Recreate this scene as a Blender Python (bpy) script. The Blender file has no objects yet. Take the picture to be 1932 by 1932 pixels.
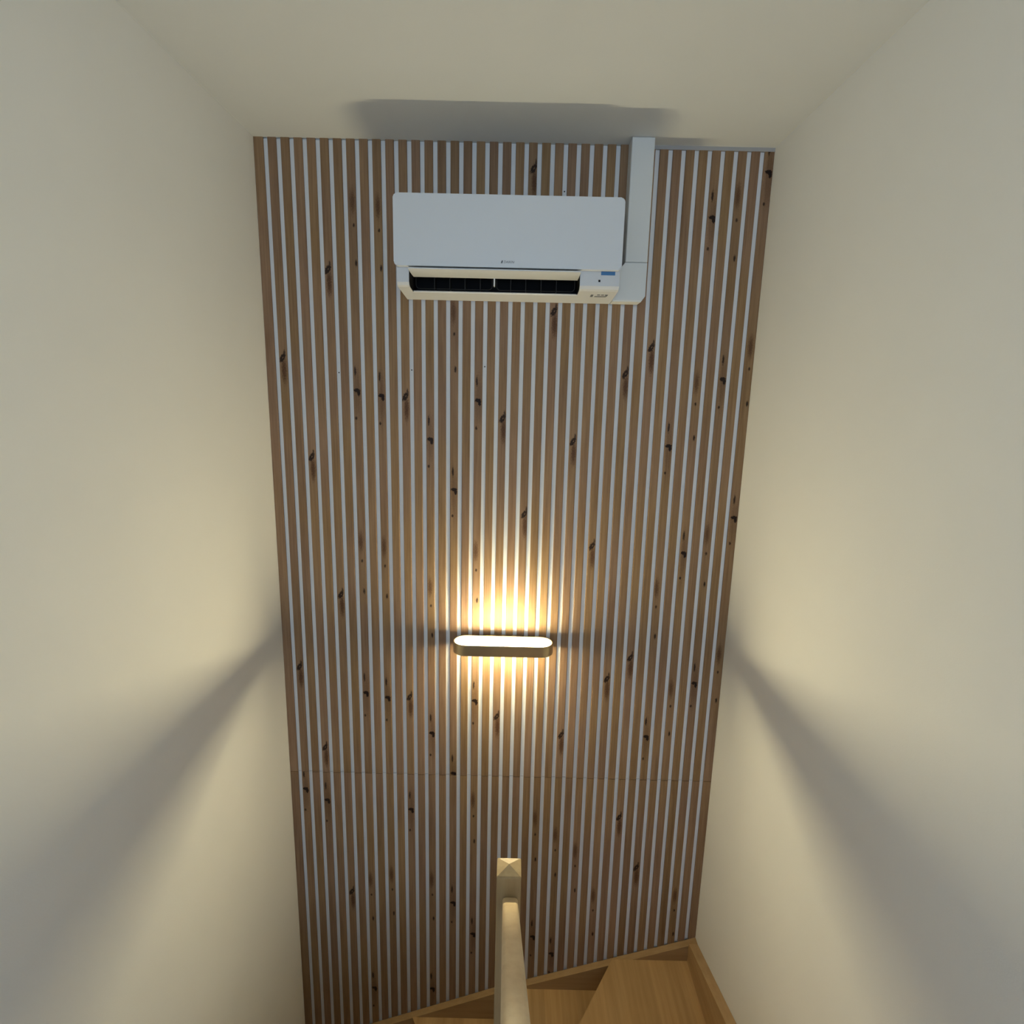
import bpy, bmesh, math, random
from mathutils import Vector, Matrix
random.seed(4)
S = bpy.context.scene
COL = S.collection
Z0 = 4.105            # height of the eye level (all heights below are given relative to it)

# ------------------------------------------------------------------ camera
CX, CD, PITCH, ROLL, YAW, FPX = 0.02875, 2.33284, 0.197643, 0.022991, -0.001982, 1095.0
cd = bpy.data.cameras.new('camera'); cam = bpy.data.objects.new('camera', cd); COL.objects.link(cam)
cd.sensor_width = 36; cd.sensor_fit = 'HORIZONTAL'; cd.lens = FPX/1932*36; cd.clip_start = 0.02
_f = Vector((math.sin(YAW)*math.cos(PITCH), math.cos(YAW)*math.cos(PITCH), -math.sin(PITCH)))
_r = Vector((math.cos(YAW), -math.sin(YAW), 0)); _d = _f.cross(_r)
_rr = math.cos(ROLL)*_r - math.sin(ROLL)*_d; _dd = math.sin(ROLL)*_r + math.cos(ROLL)*_d
M = Matrix((( _rr.x, -_dd.x, -_f.x, CX), (_rr.y, -_dd.y, -_f.y, -CD), (_rr.z, -_dd.z, -_f.z, Z0), (0, 0, 0, 1)))
cam.matrix_world = M
S.camera = cam

# ------------------------------------------------------------------ daylight and exposure
wd = bpy.data.worlds.new('overcast_sky'); S.world = wd; wd.use_nodes = True
wd.node_tree.nodes['Background'].inputs[0].default_value = (0.80, 0.90, 1.0, 1)
wd.node_tree.nodes['Background'].inputs[1].default_value = 1.0
ld = bpy.data.lights.new('rear_daylight_fill', 'AREA'); ld.shape = 'RECTANGLE'; ld.size = 1.36; ld.size_y = 1.1  # cool area light standing in for daylight behind the camera, outside an added window
ld.energy = 37; ld.color = (0.56, 0.79, 1.06)
lo = bpy.data.objects.new('rear_daylight_fill', ld); COL.objects.link(lo)
lo.location = (0, -4.93, Z0 + 0.20); lo.rotation_euler = (math.radians(90), 0, 0)
S.view_settings.view_transform = 'Standard'; S.view_settings.look = 'None'
S.view_settings.exposure = 0.0; S.view_settings.gamma = 1.0; S.view_settings.use_curve_mapping = False
LAMP_STRENGTH = 1040.0      # upper side of the light bar; the lower side is weaker

# ------------------------------------------------------------------ materials
def mat(name, col, rough=0.5, metal=0.0, spec=0.5):
    m = bpy.data.materials.new(name); m.use_nodes = True
    b = m.node_tree.nodes['Principled BSDF']
    b.inputs['Base Color'].default_value = (*col, 1); b.inputs['Roughness'].default_value = rough
    b.inputs['Metallic'].default_value = metal; b.inputs['Specular IOR Level'].default_value = spec
    return m
class NT:
    def __init__(s, t): s.t = t; s.n = t.nodes; s.l = t.links
    def new(s, typ, **kw):
        n = s.n.new(typ)
        for k, v in kw.items(): setattr(n, k, v)
        return n
    def put(s, inp, v):
        if hasattr(v, 'is_output'): s.l.new(v, inp)
        else: inp.default_value = v
    def math(s, op, a, b=None, c=None, clamp=False):
        n = s.new('ShaderNodeMath', operation=op, use_clamp=clamp)
        s.put(n.inputs[0], a)
        if b is not None: s.put(n.inputs[1], b)
        if c is not None: s.put(n.inputs[2], c)
        return n.outputs[0]
    def mix(s, fac, a, b, mode='MIX'):
        n = s.new('ShaderNodeMix', data_type='RGBA', blend_type=mode)
        s.put(n.inputs[0], fac); s.put(n.inputs[6], a); s.put(n.inputs[7], b)
        return n.outputs[2]
    def noise(s, vec, scale, detail=3, rough=0.5):
        n = s.new('ShaderNodeTexNoise'); s.l.new(vec, n.inputs['Vector'])
        n.inputs['Scale'].default_value = scale; n.inputs['Detail'].default_value = detail; n.inputs['Roughness'].default_value = rough
        return n.outputs[0]
    def mapping(s, vec, scale, loc=None):
        n = s.new('ShaderNodeMapping'); s.l.new(vec, n.inputs[0]); n.inputs['Scale'].default_value = scale
        if loc is not None: s.l.new(loc, n.inputs['Location'])
        return n.outputs[0]
    def ramp(s, fac, stops):
        n = s.new('ShaderNodeValToRGB'); s.l.new(fac, n.inputs[0]); e = n.color_ramp.elements
        while len(e) < len(stops): e.new(0.5)
        for q, (p, c) in zip(e, stops): q.position = p; q.color = (*c, 1)
        return n.outputs[0]

def plaster(name, col, bump=0.12):
    m = mat(name, col, 0.85, 0, 0.25); t = NT(m.node_tree); b = t.n['Principled BSDF']
    tc = t.new('ShaderNodeTexCoord').outputs['Object']
    n1 = t.noise(tc, 260, 4, 0.6); n2 = t.noise(tc, 3.0, 2)
    v = t.math('MULTIPLY_ADD', n2, 0.05, 0.975)
    hs = t.new('ShaderNodeHueSaturation'); hs.inputs['Color'].default_value = (*col, 1); t.l.new(v, hs.inputs['Value'])
    t.l.new(hs.outputs[0], b.inputs['Base Color'])
    bp = t.new('ShaderNodeBump'); bp.inputs['Strength'].default_value = bump; bp.inputs['Distance'].default_value = 0.002
    t.l.new(n1, bp.inputs['Height']); t.l.new(bp.outputs[0], b.inputs['Normal'])
    return m

def oak(name, dark, light, axis, rough=0.45, random_tone=0.12, fine=1.0, staves=0.0):
    """pale oak; the grain runs along `axis` of the object"""
    m = mat(name, light, rough, 0, 0.4); t = NT(m.node_tree); b = t.n['Principled BSDF']
    tc = t.new('ShaderNodeTexCoord').outputs['Object']; oi = t.new('ShaderNodeObjectInfo').outputs['Random']
    off = t.new('ShaderNodeCombineXYZ'); r = t.math('MULTIPLY', oi, 37.0)
    for i in range(3): t.l.new(r, off.inputs[i])
    sc = [42.0*fine]*3; sc[axis] = 2.2
    p = t.mapping(tc, sc, off.outputs[0]); n1 = t.noise(p, 1.0, 5, 0.6)
    sc2 = [8.0]*3; sc2[axis] = 0.8
    n2 = t.noise(t.mapping(tc, sc2, off.outputs[0]), 1.0, 3, 0.5)
    f = t.math('ADD', t.math('MULTIPLY', n1, 0.55), t.math('MULTIPLY', n2, 0.45))
    c = t.ramp(f, [(0.36, dark), (0.64, light)])
    hs = t.new('ShaderNodeHueSaturation'); t.l.new(c, hs.inputs['Color'])
    t.l.new(t.math('MULTIPLY_ADD', oi, random_tone, 1-random_tone/2), hs.inputs['Value'])
    sx = t.new('ShaderNodeSeparateXYZ'); t.l.new(tc, sx.inputs[0])
    wn = t.new('ShaderNodeTexWhiteNoise', noise_dimensions='1D')
    t.l.new(t.math('ADD', t.math('FLOOR', t.math('MULTIPLY', sx.outputs[0 if axis == 1 else 1], 13.0)), r), wn.inputs['W'])
    h2 = t.new('ShaderNodeHueSaturation'); t.l.new(hs.outputs[0], h2.inputs['Color'])
    t.l.new(t.math('MULTIPLY_ADD', wn.outputs[0], staves, 1-staves/2), h2.inputs['Value'])
    t.l.new(h2.outputs[0], b.inputs['Base Color'])
    bp = t.new('ShaderNodeBump'); bp.inputs['Strength'].default_value = 0.15; bp.inputs['Distance'].default_value = 0.001
    t.l.new(n1, bp.inputs['Height']); t.l.new(bp.outputs[0], b.inputs['Normal'])
    return m

def slat_material():
    m = mat('knotty_brown_wood', (0.3, 0.19, 0.1), 0.6, 0, 0.2); t = NT(m.node_tree); b = t.n['Principled BSDF']
    tc = t.new('ShaderNodeTexCoord').outputs['Object']; oi = t.new('ShaderNodeObjectInfo').outputs['Random']
    off = t.new('ShaderNodeCombineXYZ'); r = t.math('MULTIPLY', oi, 61.0)
    for i in range(3): t.l.new(r, off.inputs[i])
    g1 = t.noise(t.mapping(tc, (170, 60, 5), off.outputs[0]), 1.0, 4, 0.6)
    g2 = t.noise(t.mapping(tc, (30, 20, 3.0), off.outputs[0]), 1.0, 3, 0.5)
    tone = t.noise(t.mapping(tc, (1, 1, 1.6), off.outputs[0]), 1.0, 2, 0.5)
    f = t.math('ADD', t.math('MULTIPLY', g1, 0.6), t.math('MULTIPLY', g2, 0.4))
    warm = t.ramp(f, [(0.3, (0.208, 0.120, 0.056)), (0.7, (0.352, 0.222, 0.114))])
    rosy = t.ramp(f, [(0.3, (0.200, 0.115, 0.068)), (0.7, (0.335, 0.210, 0.130))])
    sel = t.math('MULTIPLY_ADD', t.math('SUBTRACT', tone, 0.5), 5.0, 0.5, clamp=True)
    c = t.mix(sel, warm, rosy)
    hs = t.new('ShaderNodeHueSaturation'); t.l.new(c, hs.inputs['Color'])
    t.l.new(t.math('MULTIPLY_ADD', oi, 0.16, 0.92), hs.inputs['Value']); c = hs.outputs[0]
    sx = t.new('ShaderNodeSeparateXYZ'); t.l.new(tc, sx.inputs[0]); X, Z = sx.outputs[0], sx.outputs[2]
    w1 = t.math('MULTIPLY', t.math('SUBTRACT', t.noise(t.mapping(tc, (1, 1, 0.8)), 210, 3, 0.65), 0.5), 1.5)
    def ell(dx, dz, cx, cz, rx, rz):
        a = t.math('POWER', t.math('DIVIDE', t.math('SUBTRACT', dx, cx), rx), 2.0)
        d = t.math('POWER', t.math('DIVIDE', t.math('SUBTRACT', dz, cz), rz), 2.0)
        return t.math('SQRT', t.math('ADD', a, d))
    def soft(d, lo, hi):
        n = t.new('ShaderNodeMapRange', interpolation_type='SMOOTHSTEP')
        t.l.new(t.math('ADD', d, w1), n.inputs[0]); n.inputs[1].default_value = lo; n.inputs[2].default_value = hi
        n.inputs[3].default_value = 1; n.inputs[4].default_value = 0
        return n.outputs[0]
    dark, brown = None, None
    def acc(a, v): return v if a is None else t.math('MAXIMUM', a, v)
    for key in ('knot_a0', 'knot_a1', 'knot_b0', 'knot_b1', 'knot_c0', 'knot_c1'):
        at = t.new('ShaderNodeAttribute', attribute_type='OBJECT', attribute_name=key)
        sp = t.new('ShaderNodeSeparateXYZ'); t.l.new(at.outputs['Vector'], sp.inputs[0])
        dz = t.math('SUBTRACT', Z, sp.outputs[0]); dx = t.math('SUBTRACT', X, sp.outputs[1])
        if key[5] == 'a':      # a thick dark hook, a streak above it, a dot below
            dark = acc(dark, soft(ell(dx, dz, -0.001, 0.003, 0.0125, 0.0075), 0.75, 1.2))
            dark = acc(dark, soft(ell(dx, dz, 0.0055, -0.006, 0.0062, 0.0125), 0.75, 1.2))
            dark = acc(dark, t.math('MULTIPLY', soft(ell(dx, dz, -0.006, 0.076, 0.0042, 0.019), 0.5, 1.4), 0.9))
            dark = acc(dark, t.math('MULTIPLY', soft(ell(dx, dz, -0.007, -0.106, 0.0042, 0.0065), 0.5, 1.4), 0.9))
            brown = acc(brown, t.math('MULTIPLY', soft(ell(dx, dz, 0, -0.01, 0.014, 0.10), 0.3, 1.5), 0.42))
        elif key[5] == 'b':    # a crackled ring with a smudge trailing below
            sk = t.math('SUBTRACT', dx, t.math('MULTIPLY', dz, 0.42))
            e = ell(sk, dz, 0.0, 0.0, 0.0095, 0.0165)
            ring = t.math('SUBTRACT', soft(e, 0.8, 1.25), t.math('MULTIPLY', soft(ell(sk, dz, 0.0015, 0.001, 0.0024, 0.0042), 0.5, 1.1), 0.8), clamp=True)
            dark = acc(dark, t.math('MULTIPLY', ring, 0.95))
            dark = acc(dark, t.math('MULTIPLY', soft(ell(dx, dz, 0.008, 0.018, 0.004, 0.014), 0.5, 1.3), 0.8))
            brown = acc(brown, t.math('MULTIPLY', soft(ell(dx, dz, 0.004, -0.048, 0.011, 0.050), 0.3, 1.4), 0.95))
        else:                  # speckled brown patch with two dots under it
            brown = acc(brown, t.math('MULTIPLY', soft(ell(dx, dz, 0.001, 0.0, 0.010, 0.042), 0.2, 1.5), 0.85))
            dark = acc(dark, t.math('MULTIPLY', soft(ell(dx, dz, 0.004, -0.082, 0.0042, 0.007), 0.4, 1.4), 0.9))
            dark = acc(dark, t.math('MULTIPLY', soft(ell(dx, dz, 0.009, -0.215, 0.0045, 0.012), 0.4, 1.4), 0.95))
    speck = t.noise(t.mapping(tc, (1, 1, 0.6)), 330, 3, 0.7)
    brown = t.math('MULTIPLY', brown, t.math('MULTIPLY_ADD', speck, 1.9, 0.05, clamp=True))
    c = t.mix(brown, c, (0.085, 0.036, 0.016, 1)); c = t.mix(dark, c, (0.014, 0.006, 0.004, 1))
    # rare small ticks in the grain
    tick = t.noise(t.mapping(tc, (120, 1, 330), off.outputs[0]), 1.0, 1)
    tk = t.new('ShaderNodeMapRange'); t.l.new(tick, tk.inputs[0]); tk.inputs[1].default_value = 0.80; tk.inputs[2].default_value = 0.84
    c = t.mix(t.math('MULTIPLY', tk.outputs[0], 0.7), c, (0.06, 0.03, 0.015, 1))
    t.l.new(c, b.inputs['Base Color'])
    bp = t.new('ShaderNodeBump'); bp.inputs['Strength'].default_value = 0.12; bp.inputs['Distance'].default_value = 0.0006
    t.l.new(g1, bp.inputs['Height']); t.l.new(bp.outputs[0], b.inputs['Normal'])
    return m

MW = plaster('white_wall_paint', (0.86, 0.85, 0.815))
MC = plaster('white_ceiling_paint', (0.755, 0.775, 0.785))
MB = plaster('white_panel_backing', (0.80, 0.81, 0.83), 0.03)
MSLAT = slat_material()
MCAULK = plaster('grey_sealant', (0.42, 0.41, 0.41), 0.05)
MPL = mat('white_plastic', (0.72, 0.75, 0.80), 0.42)
MPL2 = mat('ivory_plastic', (0.66, 0.68, 0.72), 0.45)
MTR = mat('trunking_plastic', (0.74, 0.76, 0.765), 0.5)
MBLK = mat('black_plastic', (0.004, 0.004, 0.005), 0.7, 0, 0.15)
MDK = mat('dark_grey_plastic', (0.022, 0.02, 0.018), 0.5, 0, 0.3)
MGRY = mat('grey_print', (0.11, 0.125, 0.15), 0.5)
MBLUE = mat('blue_sticker', (0.03, 0.16, 0.40), 0.45)
MBR = mat('satin_brass', (0.56, 0.45, 0.28), 0.38, 1.0)
MCER = mat('ceramic', (0.8, 0.78, 0.72), 0.4)
MOAK_T = oak('oak_tread_lengthwise', (0.38, 0.22, 0.085), (0.52, 0.325, 0.14), 1, staves=0.22)
MOAK_X = oak('oak_board', (0.34, 0.205, 0.088), (0.46, 0.30, 0.145), 0)
MOAK_Y = oak('oak_board_long', (0.34, 0.205, 0.088), (0.46, 0.30, 0.145), 1)
MOAK_R = oak('pale_oak_rail', (0.74, 0.56, 0.33), (0.88, 0.71, 0.46), 1, 0.4)
MOAK_N = oak('pale_oak_post', (0.40, 0.29, 0.155), (0.50, 0.385, 0.22), 2, 0.4)
MGLASS = mat('window_glass', (1, 1, 1), 0.0); MGLASS.node_tree.nodes['Principled BSDF'].inputs['Transmission Weight'].default_value = 1.0
def glow(name, strength):
    m = bpy.data.materials.new(name); m.use_nodes = True
    t = NT(m.node_tree); t.n.remove(t.n['Principled BSDF']); e = t.new('ShaderNodeEmission')
    e.inputs[0].default_value = (1.0, 0.87, 0.52, 1); e.inputs[1].default_value = strength
    t.l.new(e.outputs[0], t.n['Material Output'].inputs[0])
    return m
MGLARE = glow('glowing_glare', 9.0); MGLOW_UP = glow('glowing_lens_up', LAMP_STRENGTH); MGLOW_DOWN = glow('glowing_lens_down', LAMP_STRENGTH*0.72)

# ------------------------------------------------------------------ helpers
ABS = {}
def place(o, org, parent=None):
    ABS[o] = Vector(org)
    if parent is None: o.location = Vector(org) + Vector((0, 0, Z0))
    else: o.parent = parent; o.location = Vector(org) - ABS[parent]
def obj(name, bm, m, parent=None, org=None, smooth=None):
    """mesh given in eye-level coordinates -> one object with its origin at its base"""
    if org is None:
        lo = Vector([min(v.co[i] for v in bm.verts) for i in range(3)]); hi = Vector([max(v.co[i] for v in bm.verts) for i in range(3)])
        org = Vector(((lo.x+hi.x)/2, (lo.y+hi.y)/2, lo.z))
    bmesh.ops.translate(bm, verts=bm.verts, vec=-Vector(org))
    bmesh.ops.recalc_face_normals(bm, faces=bm.faces)
    me = bpy.data.meshes.new(name); bm.to_mesh(me); bm.free(); me.materials.append(m)
    if smooth is not None:
        for p in me.polygons: p.use_smooth = True
        me.set_sharp_from_angle(angle=math.radians(smooth))
    o = bpy.data.objects.new(name, me); COL.objects.link(o); place(o, org, parent)
    return o
def thing(name, org, label, cat, group=None):
    o = bpy.data.objects.new(name, None); COL.objects.link(o); o.empty_display_size = 0.1
    place(o, org); tag(o, label, cat, group); return o
def tag(o, label, cat=None, group=None):
    o['label'] = label
    if cat: o['category'] = cat
    if group: o['group'] = group
    return o
def struct(o, label, cat): o['kind'] = 'structure'; return tag(o, label, cat)
def box(bm, x0, x1, y0, y1, z0, z1, bev=0, seg=2):
    vs = [bm.verts.new((x, y, z)) for x in (x0, x1) for y in (y0, y1) for z in (z0, z1)]
    fs = [bm.faces.new([vs[i] for i in q]) for q in ((0, 1, 3, 2), (4, 6, 7, 5), (0, 4, 5, 1), (2, 3, 7, 6), (0, 2, 6, 4), (1, 5, 7, 3))]
    if bev:
        es = list({e for f in fs for e in f.edges})
        bmesh.ops.bevel(bm, geom=es, offset=bev, segments=seg, affect='EDGES', profile=0.5)
    return bm
def B(*a, **k): return box(bmesh.new(), *a, **k)
def prism(pts, axis, a, b, bm=None):
    """polygon extruded along axis; pts are the two other coordinates in xyz order"""
    bm = bm or bmesh.new()
    def mk(p, t):
        q = list(p); q.insert(axis, t); return bm.verts.new(q)
    A = [mk(p, a) for p in pts]; C = [mk(p, b) for p in pts]; n = len(pts)
    bm.faces.new(A); bm.faces.new(C[::-1])
    for i in range(n): bm.faces.new((A[i], C[i], C[(i+1) % n], A[(i+1) % n]))
    return bm
def cyl(p0, p1, r, seg=16, bm=None):
    bm = bm or bmesh.new(); p0, p1 = Vector(p0), Vector(p1); d = (p1-p0).normalized()
    u = d.orthogonal().normalized(); w = d.cross(u)
    A = [[bm.verts.new(p + r*(math.cos(2*math.pi*i/seg)*u + math.sin(2*math.pi*i/seg)*w)) for i in range(seg)] for p in (p0, p1)]
    bm.faces.new(A[0]); bm.faces.new(A[1][::-1])
    for i in range(seg): bm.faces.new((A[0][i], A[1][i], A[1][(i+1) % seg], A[0][(i+1) % seg]))
    return bm
def tube_path(pts, r, seg=6, closed=False, bm=None):
    bm = bm or bmesh.new(); n = len(pts); P = [Vector(p) for p in pts]; rings = []
    for i, p in enumerate(P):
        a = P[(i-1) % n] if closed or i else P[i]; b = P[(i+1) % n] if closed or i < n-1 else P[i]
        d = (b-a).normalized(); u = d.cross(Vector((0, 1, 0))).normalized(); w = d.cross(u)
        rings.append([bm.verts.new(p + r*(math.cos(2*math.pi*k/seg)*u + math.sin(2*math.pi*k/seg)*w)) for k in range(seg)])
    for i in range(n if closed else n-1):
        A, C = rings[i], rings[(i+1) % n]
        for k in range(seg): bm.faces.new((A[k], C[k], C[(k+1) % seg], A[(k+1) % seg]))
    return bm
def round_rect(x0, x1, z0, z1, r, n=6):
    o = []
    for cx, cz, a0 in ((x1-r, z1-r, 0), (x0+r, z1-r, 90), (x0+r, z0+r, 180), (x1-r, z0+r, 270)):
        for k in range(n+1):
            a = math.radians(a0+90*k/n); o.append((cx+r*math.cos(a), cz+r*math.sin(a)))
    return o
def text_mesh(s, size, shear=0.0):
    cu = bpy.data.curves.new('t', 'FONT'); cu.body = s; cu.size = size; cu.shear = shear; cu.extrude = 0.0002; cu.align_x = 'LEFT'
    o = bpy.data.objects.new('t', cu); COL.objects.link(o)
    bpy.context.view_layer.update()
    me = bpy.data.meshes.new_from_object(o.evaluated_get(bpy.context.evaluated_depsgraph_get()))
    bpy.data.objects.remove(o); bm = bmesh.new(); bm.from_mesh(me); bpy.data.meshes.remove(me)
    return bm

HW = 0.95             # half the width of the stairwell
CEIL = 0.904
BACK = 0.0075          # depth of the grooves between the slats
UP = -1.515           # upper floor
LOW = -4.105          # lower floor
RISE = 0.185

# ------------------------------------------------------------------ shell
struct(obj('wall_left', B(-HW-0.12, -HW, -4.9, 0.15, LOW-0.1, CEIL+0.12), MW), 'plain white wall on the left of the stairwell', 'wall')
struct(obj('wall_right', B(HW, HW+0.12, -4.9, 0.15, LOW-0.1, CEIL+0.12), MW), 'plain white wall on the right of the stairwell', 'wall')
struct(obj('ceiling', B(-HW, HW, -4.9, 0.15, CEIL, CEIL+0.12), MC), 'flat white ceiling over the stairwell', 'ceiling')
bm = bmesh.new()      # unseen rear wall; its window opening is added for daylight
for a in ((-HW, -0.68, LOW, CEIL), (0.68, HW, LOW, CEIL), (-0.68, 0.68, LOW, -0.36), (-0.68, 0.68, 0.76, CEIL)):
    box(bm, a[0], a[1], -4.9, -4.78, a[2], a[3])
wr = struct(obj('wall_rear', bm, MW), 'white wall with an added daylight window at the back of the landing', 'wall')
bm = bmesh.new()  # window frame out of view, added so daylight can enter from behind
for a in ((-0.68, 0.68, -0.36, -0.31), (-0.68, 0.68, 0.71, 0.76), (-0.68, -0.63, -0.31, 0.71), (0.63, 0.68, -0.31, 0.71), (-0.025, 0.025, -0.31, 0.71)):
    box(bm, a[0], a[1], -4.87, -4.81, a[2], a[3])
struct(obj('added_window_1', bm, MPL), 'white framed two light window added out of view to let daylight in', 'window')
struct(obj('floor', B(-HW, HW, -4.78, -1.85, UP-0.22, UP), MOAK_Y), 'oak floor of the upper landing', 'floor')
struct(obj('floor', B(-HW, HW, -4.78, 0.15, LOW-0.1, LOW), MOAK_Y), 'oak floor at the foot of the stairs', 'floor')

# ------------------------------------------------------------------ slatted back wall
def base_z(x):        # upper edge of the string board along the back wall
    pts = [(-0.97, -3.215), (-0.62, -3.085), (0.01, -2.838), (0.152, -2.790), (0.895, -2.543), (0.97, -2.517)]
    for (a, za), (b, zb) in zip(pts, pts[1:]):
        if a <= x <= b: return za + (zb-za)*(x-a)/(b-a)
    return pts[0][1] if x < 0 else pts[-1][1]
SEAM = -1.685
wb = struct(obj('wall_back', B(-HW, HW, BACK+0.006, 0.15, LOW, CEIL), MW), 'back wall clad in knotty brown wood slats with white grooves', 'wall')
obj('backing_panel', B(-HW, HW, BACK, BACK+0.006, SEAM+0.0012, CEIL-0.005), MB, wb)
obj('backing_panel', prism([(-HW, base_z(-HW)), (HW, base_z(HW)), (HW, SEAM-0.0012), (-HW, SEAM-0.0012)], 1, BACK, BACK+0.006), MB, wb)
KNOT_A = [(7, 0.004, 0.0), (9, -0.014, 0.0), (13, -0.181, 0.001), (17, -0.024, 0.0), (15, -0.383, 0.002), (33, -0.186, 0.001), (37, 0.079, 0.002),
 (39, -0.472, 0.002), (35, 0.663, 0.003), (39, 0.821, 0.003), (7, -1.292, 0.001), (9, -1.312, 0.0), (13, -1.479, 0.002), (17, -1.318, 0.0), (15, -1.677, 0.003),
 (37, -1.21, -0.001), (33, -1.472, -0.002), (1, -1.774, 0.0), (3, -1.829, 0.001), (11, -1.867, 0.001), (15, -2.365, 0.003), (17, -2.539, 0.003), (7, -2.868, 0.0),
 (13, -2.865, -0.002), (23, -2.546, 0.003), (25, -2.641, 0.0), (35, -0.627, 0.001)]
KNOT_B = [(1, 0.125, -0.002), (3, -0.26, -0.001), (5, 0.454, -0.003), (11, -0.012, -0.001), (19, -0.09, 0.002), (25, -0.174, -0.001), (23, 0.32, 0.0), (29, 0.093, 0.001),
 (31, 0.195, 0.0), (21, -0.475, 0.003), (27, -0.603, 0.001), (5, -0.841, 0.001), (1, -1.174, 0.0), (3, -1.56, 0.0), (11, -1.305, 0.0), (19, -1.389, 0.001),
 (29, -1.197, -0.001), (31, -1.096, -0.001), (25, -1.472, 0.001), (21, 0.818, 0.003), (31, -1.88, -0.003), (33, -2.145, -0.003), (5, -2.314, 0.001)]
KNOT_C = [(7, -0.608, -0.004), (9, -0.628, -0.004), (13, -0.799, -0.004), (17, -0.637, -0.005), (15, 0.311, -0.004), (35, 0.066, -0.006), (39, 0.205, -0.001), (37, -0.542, -0.006),
 (33, -0.78, -0.006), (35, -1.237, -0.006), (39, -1.071, -0.006), (9, 0.677, 0.0), (7, 0.693, 0.001), (7, -2.247, -0.006), (9, -2.215, -0.002), (13, -2.239, -0.004), (17, -1.81, -0.005),
 (23, -1.899, -0.006), (25, -1.98, -0.006), (27, -2.062, -0.006), (29, -2.305, -0.006), (37, -2.293, -0.003), (37, 0.74, -0.006)]
def slat_mesh(w, z0a, z0b, z1):
    """a slat with softened long edges, foot cut to the slope of the string board"""
    c, e = 0.0024, 0.0022
    prof = [(-w/2, BACK), (-w/2, e), (-w/2+c*0.35, e*0.35), (-w/2+c, 0), (w/2-c, 0), (w/2-c*0.35, e*0.35), (w/2, e), (w/2, BACK)]
    bm = bmesh.new(); foot = lambda x: z0a+(z0b-z0a)*(x+w/2)/w
    A = [bm.verts.new((x, y, foot(x))) for x, y in prof]; C = [bm.verts.new((x, y, z1)) for x, y in prof]; n = len(prof)
    bm.faces.new(A); bm.faces.new(C[::-1])
    for i in range(n): bm.faces.new((A[i], C[i], C[(i+1) % n], A[(i+1) % n]))
    return bm
PITCHX, SW = 0.04774, 0.0313
for i in range(40):
    xc = -0.931 + i*PITCHX; w = SW
    if i == 0: xc, w = -0.9325, 0.0350
    if i == 39: xc, w = 0.9325, 0.0350
    top = CEIL - (0.013 if i >= 31 else 0.0)
    for up in (True, False):
        if up: bm = slat_mesh(w, 0, 0, top-(SEAM+0.0013)); zb = SEAM+0.0013
        else:
            zb = base_z(xc); bm = slat_mesh(w, base_z(xc-w/2)-zb, base_z(xc+w/2)-zb, SEAM-0.0013-zb)
        bmesh.ops.translate(bm, verts=bm.verts, vec=(xc, 0, zb))
        o = obj('slat', bm, MSLAT, wb, org=(xc, 0, zb))
        for K, key in ((KNOT_A, 'knot_a'), (KNOT_B, 'knot_b'), (KNOT_C, 'knot_c')):
            sel = [(z-zb, x) for (k, z, x) in K if k == i and (z > SEAM) == up][:2]
            while len(sel) < 2: sel.append((50.0, 0.0))
            for j, (z, x) in enumerate(sel): o[f'{key}{j}'] = (z, x, 0.0)
for x, z in ((-0.6684, 0.074), (-0.3820, 0.090), (-0.0956, 0.109), (0.1909, 0.745)):     # nail heads in the grooves
    obj('nail_head', cyl((x, BACK+0.001, z), (x, BACK-0.0008, z), 0.0026, 10), MDK, wb)
struct(obj('trim_1', B(0.5, HW, -0.001, BACK, CEIL-0.013, CEIL), MCAULK), 'grey sealant strip between the slats and the ceiling at the right', 'trim')

# ------------------------------------------------------------------ stairs
st = thing('staircase', (0.45, -0.5, LOW), 'oak winder staircase turning around the newel post below the slatted wall', 'staircase')
NX, NY = 0.0415, -0.8365             # newel centre
def ray(deg, r=2.0): return Vector((NX+r*math.cos(math.radians(deg)), NY+r*math.sin(math.radians(deg))))
def clip(pts, x0, x1, y0, y1):
    def cut(P, ax, val, keep_less):
        out = []
        for a, b in zip(P, P[1:]+P[:1]):
            ia = (a[ax] <= val) == keep_less or a[ax] == val; ib = (b[ax] <= val) == keep_less or b[ax] == val
            if ia: out.append(a)
            if ia != ib: s = (val-a[ax])/(b[ax]-a[ax]); out.append((a[0]+s*(b[0]-a[0]), a[1]+s*(b[1]-a[1])))
        return out
    for ax, v, k in ((0, x0, False), (0, x1, True), (1, y0, False), (1, y1, True)): pts = cut(pts, ax, v, k)
    return pts
IN_R, IN_B, IN_L = 0.908, -0.033, -0.908
bounds = [20, 56.5, 86, 118, 150]     # riser directions of the winders around the newel, in degrees
def wedge(a, b): return [tuple(ray(b, 0.053)), tuple(ray(a, 0.053))] + [tuple(ray(a+(b-a)*k/6.0)) for k in range(7)]
def tread(poly, z, grain):
    bm = prism([(p[0], p[1]) for p in poly], 2, z-0.038, z)
    o = obj('tread', bm, MOAK_T, st); return o
def riser(p, q, z, t=0.018):
    p, q = Vector((*p, 0)), Vector((*q, 0)); d = (q-p).normalized(); n = Vector((d.y, -d.x, 0))*t
    pts = [p, q, q+n, p+n]; bm = prism([(v.x, v.y) for v in pts], 2, z-RISE, z-0.038)
    obj('riser', bm, MOAK_X, st)
def ray_end(deg):
    P = clip([(NX, NY), tuple(ray(deg)), tuple(ray(deg+0.02))], IN_L, IN_R, -3, IN_B)
    return max(P, key=lambda p: (p[0]-NX)**2+(p[1]-NY)**2)
zt = UP - 5*RISE                       # topmost winder (out of view), then down around the post
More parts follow.
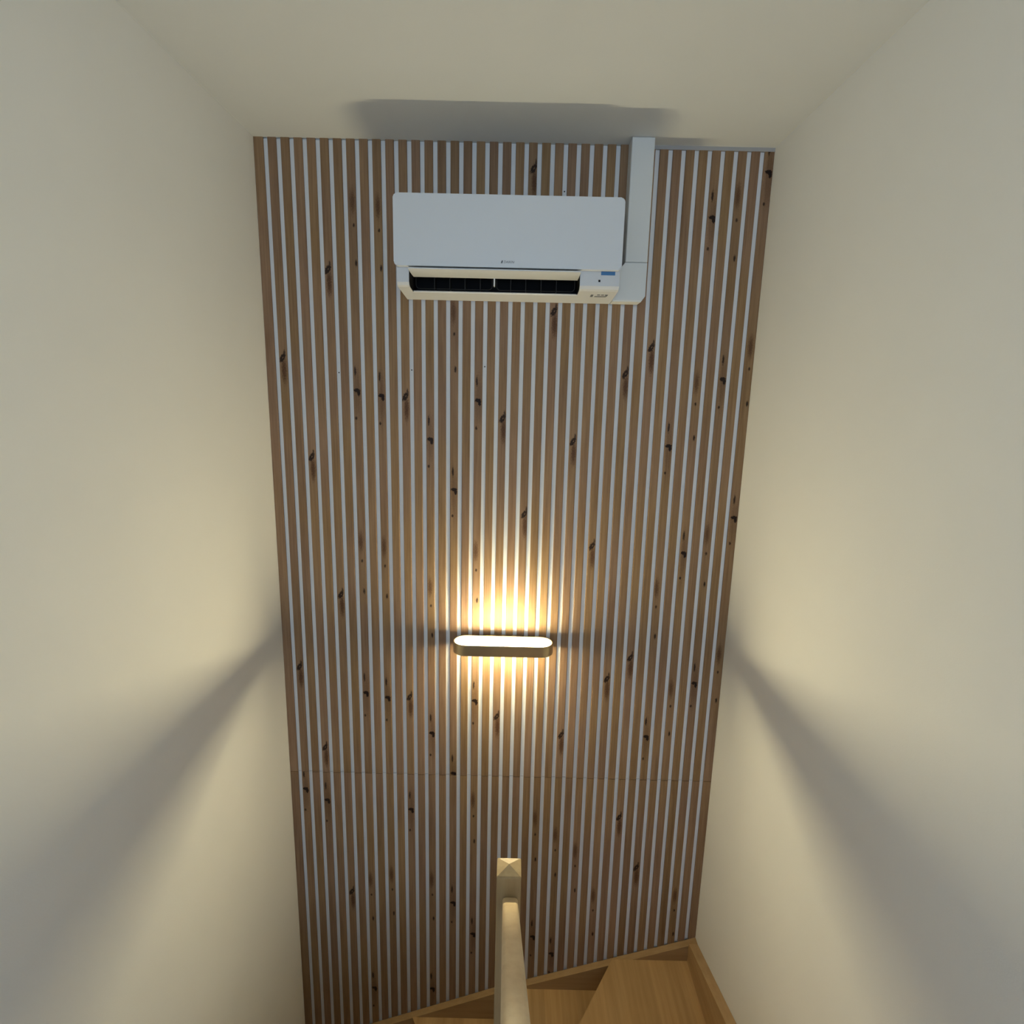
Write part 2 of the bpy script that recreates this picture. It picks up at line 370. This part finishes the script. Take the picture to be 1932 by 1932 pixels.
for k in range(5+1):
    a = 0 if k == 0 else bounds[k-1]; b = bounds[k] if k < 5 else 180
    z = UP-(5+k)*RISE
    tread(clip(wedge(a, b+1.2), IN_L, IN_R, -3, IN_B), z, 0)
    riser(tuple(ray(b, 0.053)), ray_end(b), z)
for k in range(4):                     # straight flight up to the landing on the right
    y1 = NY-0.254*k; z = UP-(4-k)*RISE
    tread([(NX+0.0375, y1-0.27), (IN_R, y1-0.27), (IN_R, y1+0.02), (NX+0.0375, y1+0.02)], z, 0)
    riser((IN_R, y1), (NX+0.0375, y1), z)
riser((IN_R, -1.85), (NX+0.0375, -1.85), UP)
for k in range(3):                     # straight flight down to the lower floor on the left
    y1 = NY-0.254*k; z = UP-(11+k)*RISE
    tread([(IN_L, y1-0.28), (NX-0.0375, y1-0.28), (NX-0.0375, y1), (IN_L, y1)], z, 0)
    riser((IN_L, y1-0.26), (NX-0.0375, y1-0.26), z)
# string boards along the walls
xs = [-HW, -0.62, 0.01, 0.152, 0.895, HW]
pts = [(x, base_z(x)) for x in xs] + [(HW, -3.05), (-HW, -3.7)]
pts = [(max(-HW+0.001, min(HW-0.001, x)), z) for x, z in pts]
obj('string_board', prism(pts, 1, -0.033, -0.0005), MOAK_X, st)
pts = [(0.0, base_z(HW)-0.001), (-0.494, -2.389), (-0.85, -2.27), (-1.85, UP+0.08), (-1.85, UP-0.25), (-0.85, -2.75), (0.0, -2.95)]
obj('string_board', prism([(y-0.0335, z) if y == 0.0 else (y, z) for y, z in pts], 0, 0.908, HW-0.001), MOAK_Y, st)
pts = [(0.0, -3.21), (-0.85, -3.40), (-1.75, LOW+0.08), (-1.75, LOW), (-0.85, LOW), (0.0, -3.8)]
obj('string_board', prism([(y-0.0335, z) if y == 0.0 else (y, z) for y, z in pts], 0, -HW+0.001, -0.908), MOAK_Y, st)

# ------------------------------------------------------------------ newel post and handrail
rl = thing('stair_railing', (NX, NY, -3.9), 'pale oak newel post with pyramid top and sloping oak handrail', 'railing')
h = 0.0362; zc = -1.3855
np_ = obj('newel_post', B(NX-h, NX+h, NY-h, NY+h, -3.9, zc-0.004, bev=0.0025, seg=2), MOAK_N, rl)
bm = bmesh.new()
base = [bm.verts.new((NX+a*h, NY+b*h, zc-0.004)) for a, b in ((-1, -1), (1, -1), (1, 1), (-1, 1))]
mid = [bm.verts.new((NX+a*h, NY+b*h, zc)) for a, b in ((-1, -1), (1, -1), (1, 1), (-1, 1))]
apex = bm.verts.new((NX, NY, zc+0.0115))
bm.faces.new(base)
for i in range(4): bm.faces.new((base[i], base[(i+1) % 4], mid[(i+1) % 4], mid[i])); bm.faces.new((mid[i], mid[(i+1) % 4], apex))
es = [e for e in bm.edges if all(v in mid for v in e.verts)] + [e for e in bm.edges if (e.verts[0] in base) != (e.verts[1] in base)]
bmesh.ops.bevel(bm, geom=es, offset=0.0018, segments=2, affect='EDGES')
obj('pyramid_cap', bm, MOAK_N, np_)
def rail_section(x, y, zt_, s):
    hw, ch, H = 0.0225, 0.009, 0.062
    pr = [(-hw+ch, 0), (-hw+ch*0.35, -ch*0.28), (-hw, -ch), (-hw, -H+ch), (-hw+ch, -H), (hw-ch, -H), (hw, -H+ch), (hw, -ch), (hw-ch*0.35, -ch*0.28), (hw-ch, 0)]
    return [(x+a, y, zt_+b) for a, b in pr]
y0, y1 = NY-h, -1.90; sl = 0.713
bm = bmesh.new(); secs = []
for y in (y0, -1.2, -1.5, y1):
    x = 0.0465 + (0.0505-0.0465)*(y0-y)/(y0+1.65)
    secs.append([bm.verts.new(p) for p in rail_section(x, y, -1.4555+sl*(y0-y), 0)])
bm.faces.new(secs[0]); bm.faces.new(secs[-1][::-1])
for A, C in zip(secs, secs[1:]):
    for i in range(len(A)): bm.faces.new((A[i], C[i], C[(i+1) % len(A)], A[(i+1) % len(A)]))
obj('handrail', bm, MOAK_R, rl, smooth=40)
obj('newel_post', B(NX-h, NX+h, -1.972, -1.8995, UP, -0.62, bev=0.0025), MOAK_N, rl)

# ------------------------------------------------------------------ air conditioner
ac = thing('air_conditioner', (-0.008, -0.1, 0.352), 'white wall mounted air conditioner with open louvre and blue sticker under the ceiling', 'air conditioner')
XL, XR, OL, OR = -0.394, 0.378, -0.352, 0.242
FR = -0.200
full = [(0.0, 0.352), (-0.180, 0.366), (-0.192, 0.3705), (FR, 0.380), (FR, 0.640), (-0.188, 0.654), (0.0, 0.654)]
bm = prism(full, 0, XL, OL); prism(full, 0, OR, XR, bm)
midp = [(0.0, 0.352), (-0.112, 0.3605), (-0.116, 0.364), (-0.112, 0.367), (-0.045, 0.366), (-0.045, 0.432), (FR, 0.432), (FR, 0.640), (-0.188, 0.654), (0.0, 0.654)]
prism(midp, 0, OL, OR, bm)
bodyo = obj('body', bm, MPL2, ac)
# dark air channel behind the louvre
bm = bmesh.new()
ch = [(-0.110, 0.3675), (-0.0465, 0.3665), (-0.0465, 0.4305), (-0.197, 0.4305)]
A = [bm.verts.new((OL+0.001, y, z)) for y, z in ch]; C = [bm.verts.new((OR-0.001, y, z)) for y, z in ch]
for i in range(3): bm.faces.new((A[i], C[i], C[i+1], A[i+1]))
side = [(-0.113, 0.3615), (-0.1785, 0.3668), (-0.191, 0.371), (-0.1985, 0.3805), (-0.1985, 0.4305), (-0.0465, 0.4305), (-0.0465, 0.3665), (-0.110, 0.3675)]
for x in (OL+0.001, OR-0.001): bm.faces.new([bm.verts.new((x, y, z)) for y, z in side])
duct = obj('air_channel', bm, MBLK, ac)
for k in range(10):
    if k in (0, 5): continue
    x = OL+0.02+(OR-OL-0.04)*k/10.0
    obj('vane', B(x-0.001, x+0.001, -0.10, -0.055, 0.372, 0.425), MDK, duct)
for a, b in ((OL+0.006, -0.062), (-0.054, OR-0.006)):   # frames of the two outlet cells
    pts = [(x, -0.112, z) for x, z in round_rect(a+0.004, b-0.004, 0.3735, 0.4265, 0.014)]
    obj('outlet_rim', tube_path(pts, 0.0011, 6, True), MDK, duct)
obj('divider', B(-0.0605, -0.0555, -0.135, -0.10, 0.385, 0.43, bev=0.001), MPL, duct)
bm = bmesh.new()      # open flap: a thin bowed blade under the front panel
prof = [(-0.241, 0.4160), (-0.205, 0.4125), (-0.165, 0.4105), (-0.126, 0.4105), (-0.124, 0.413), (-0.165, 0.4145), (-0.205, 0.4175), (-0.240, 0.4200)]
prism(prof, 0, OL+0.004, OR-0.002, bm); obj('flap', bm, MPL, ac)
bm = prism(round_rect(-0.3985, 0.3795, 0.4280, 0.6565, 0.013), 1, -0.228, FR-0.0005)
es = [e for e in bm.edges if abs(e.verts[0].co.y+0.228) < 1e-6 and abs(e.verts[1].co.y+0.228) < 1e-6]
bmesh.ops.bevel(bm, geom=es, offset=0.004, segments=3, affect='EDGES')
fp = obj('front_panel', bm, MPL, ac, smooth=30)
# maker's mark: slanted triangle emblem and small lettering
bm = bmesh.new()
for d in (0.0, 0.0035):
    prism([(-0.0335+d, 0.4415), (-0.0312+d, 0.4415), (-0.0268+d*0.3, 0.4505), (-0.0298+d*0.3, 0.4505)], 1, -0.2284, -0.2278, bm)
obj('emblem', bm, MGRY, fp)
bm = text_mesh('DAIKIN', 0.0108, 0.2)
bmesh.ops.transform(bm, matrix=Matrix.Translation((-0.0238, -0.2281, 0.4425)) @ Matrix.Rotation(math.radians(90), 4, 'X'), verts=bm.verts)
obj('lettering', bm, MGRY, fp)
obj('blue_sticker', B(0.314, 0.3625, FR-0.0012, FR-0.0002, 0.4160, 0.4278), MBLUE, ac)
obj('sensor_window', B(0.3055, 0.3125, FR-0.0015, FR-0.0002, 0.3935, 0.4005, bev=0.0006), MBLK, ac)
# little symbols printed on the underside at the right
def under(y): return 0.352+(0.366-0.352)*(-y/0.180)
def patch(bm, x0, x1, ya, yb, sk=0.0):
    vs = [(x0, ya), (x1, ya), (x1+sk, yb), (x0+sk, yb)]
    A = [bm.verts.new((x, y, under(y)-0.0002)) for x, y in vs]; C = [bm.verts.new((x, y, under(y)-0.0009)) for x, y in vs]
    bm.faces.new(A); bm.faces.new(C[::-1])
    for i in range(4): bm.faces.new((A[i], C[i], C[(i+1) % 4], A[(i+1) % 4]))
bm = bmesh.new()
for x in (0.3125, 0.3265, 0.3405): patch(bm, x, x+0.010, -0.128, -0.137)
patch(bm, 0.305, 0.346, -0.104, -0.114, 0.002); patch(bm, 0.344, 0.349, -0.112, -0.131, 0.002)
patch(bm, 0.290, 0.299, -0.104, -0.134)
obj('printed_symbols', bm, MGRY, ac)

# ------------------------------------------------------------------ pipe trunking
tr = thing('pipe_trunking', (0.46, -0.035, 0.351), 'white plastic pipe cover running from the air conditioner up to the ceiling', 'pipe cover')
obj('vertical_cover', B(0.4175, 0.4990, -0.070, -0.0002, 0.4885, CEIL-0.0005, bev=0.004, seg=3), MTR, tr)
bm = prism([(0.3795, 0.3515), (0.484, 0.3515), (0.4985, 0.372), (0.4985, 0.4875), (0.4175, 0.4875), (0.3985, 0.462), (0.3795, 0.452)], 1, -0.071, -0.0002)
es = [e for e in bm.edges if abs(e.verts[0].co.y+0.071) < 1e-6 and abs(e.verts[1].co.y+0.071) < 1e-6]
bmesh.ops.bevel(bm, geom=es, offset=0.004, segments=2, affect='EDGES')
obj('elbow_cover', bm, MTR, tr)

# ------------------------------------------------------------------ wall lamp
LZ, LY, R0, HL = -1.0205, -0.080, 0.055, 0.2065
lp = thing('wall_lamp', (0, LY, LZ-0.0225), 'oval brass wall lamp shining up and down on the slats', 'wall lamp')
def stadium(r, hl, n=20):
    o = []
    for s, a0 in ((1, -90), (-1, 90)):
        for k in range(n+1):
            a = math.radians(a0+180*k/n); o.append((s*(hl-R0)+r*math.cos(a), LY+r*math.sin(a)))
    return o
bm = bmesh.new(); zs = (LZ-0.0225, LZ+0.0225); T = 0.004
O = [[bm.verts.new((x, y, z)) for x, y in stadium(R0, HL)] for z in zs]; I = [[bm.verts.new((x, y, z)) for x, y in stadium(R0-T, HL)] for z in zs]
n = len(O[0])
for i in range(n):
    j = (i+1) % n
    bm.faces.new((O[0][i], O[0][j], O[1][j], O[1][i])); bm.faces.new((I[0][i], I[1][i], I[1][j], I[0][j]))
    bm.faces.new((O[1][i], O[1][j], I[1][j], I[1][i])); bm.faces.new((O[0][i], I[0][i], I[0][j], O[0][j]))
rim = [e for e in bm.edges if abs(e.verts[0].co.z-e.verts[1].co.z) < 1e-6 and (all(v in O[0] or v in O[1] for v in e.verts))]
bmesh.ops.bevel(bm, geom=rim, offset=0.0012, segments=2, affect='EDGES')
ring = obj('brass_ring', bm, MBR, lp, smooth=35)
TY, TL, TR = -0.088, 0.130, 0.0034      # light bar along the ring, with a lens on its upper and its lower side
BZ0, BZ1 = LZ-0.0020, LZ+0.0100; TZ = (BZ0+BZ1)/2
bm = B(-TL-0.004, TL+0.004, TY-0.006, TY+0.006, BZ0, BZ1)
box(bm, -TL-0.004, TL+0.004, TY+0.0048, TY+0.006, BZ1, BZ1+0.0128); box(bm, -TL-0.004, TL+0.004, TY+0.0048, TY+0.006, BZ0-0.0155, BZ0)   # shields added to cut the light towards the wall
obj('light_bar', bm, MPL, lp)
for zz, nm in ((BZ1-0.0035, 1), (BZ0+0.0015, -1)):      # glowing plates added to whiten the ring interior like glare
    bm = prism(stadium(R0-T-0.0003, HL), 2, zz, zz+0.002); tag(obj('glare_plate', bm, MGLARE, lp), 'softly glowing plate added to whiten the lamp interior')
for zb, hh, mm in ((BZ1+0.0002, 0.0120, MGLOW_UP), (BZ0-0.0002, -0.0150, MGLOW_DOWN)):
    pr = [(TY+TR*math.cos(math.pi*k/12), zb+hh*math.sin(math.pi*k/12)) for k in range(13)]
    tag(obj('light_lens', prism(pr, 0, -TL, TL), mm, lp), 'glowing warm white strip')
for s in (-1, 1):
    obj('bar_bracket', B(s*(TL-0.025)-0.004, s*(TL-0.025)+0.004, TY+0.0062, LY+R0-T, TZ-0.002, TZ+0.002), MBR, lp)
    obj('screw', cyl((s*0.172, LY-0.012, LZ-0.004), (s*0.172, LY-0.012, LZ+0.012), 0.003, 10), MBR, lp)
obj('wall_plate', B(-0.081, 0.080, LY+R0+0.0002, -0.0002, LZ-0.018, LZ+0.018, bev=0.0015), MBR, lp)
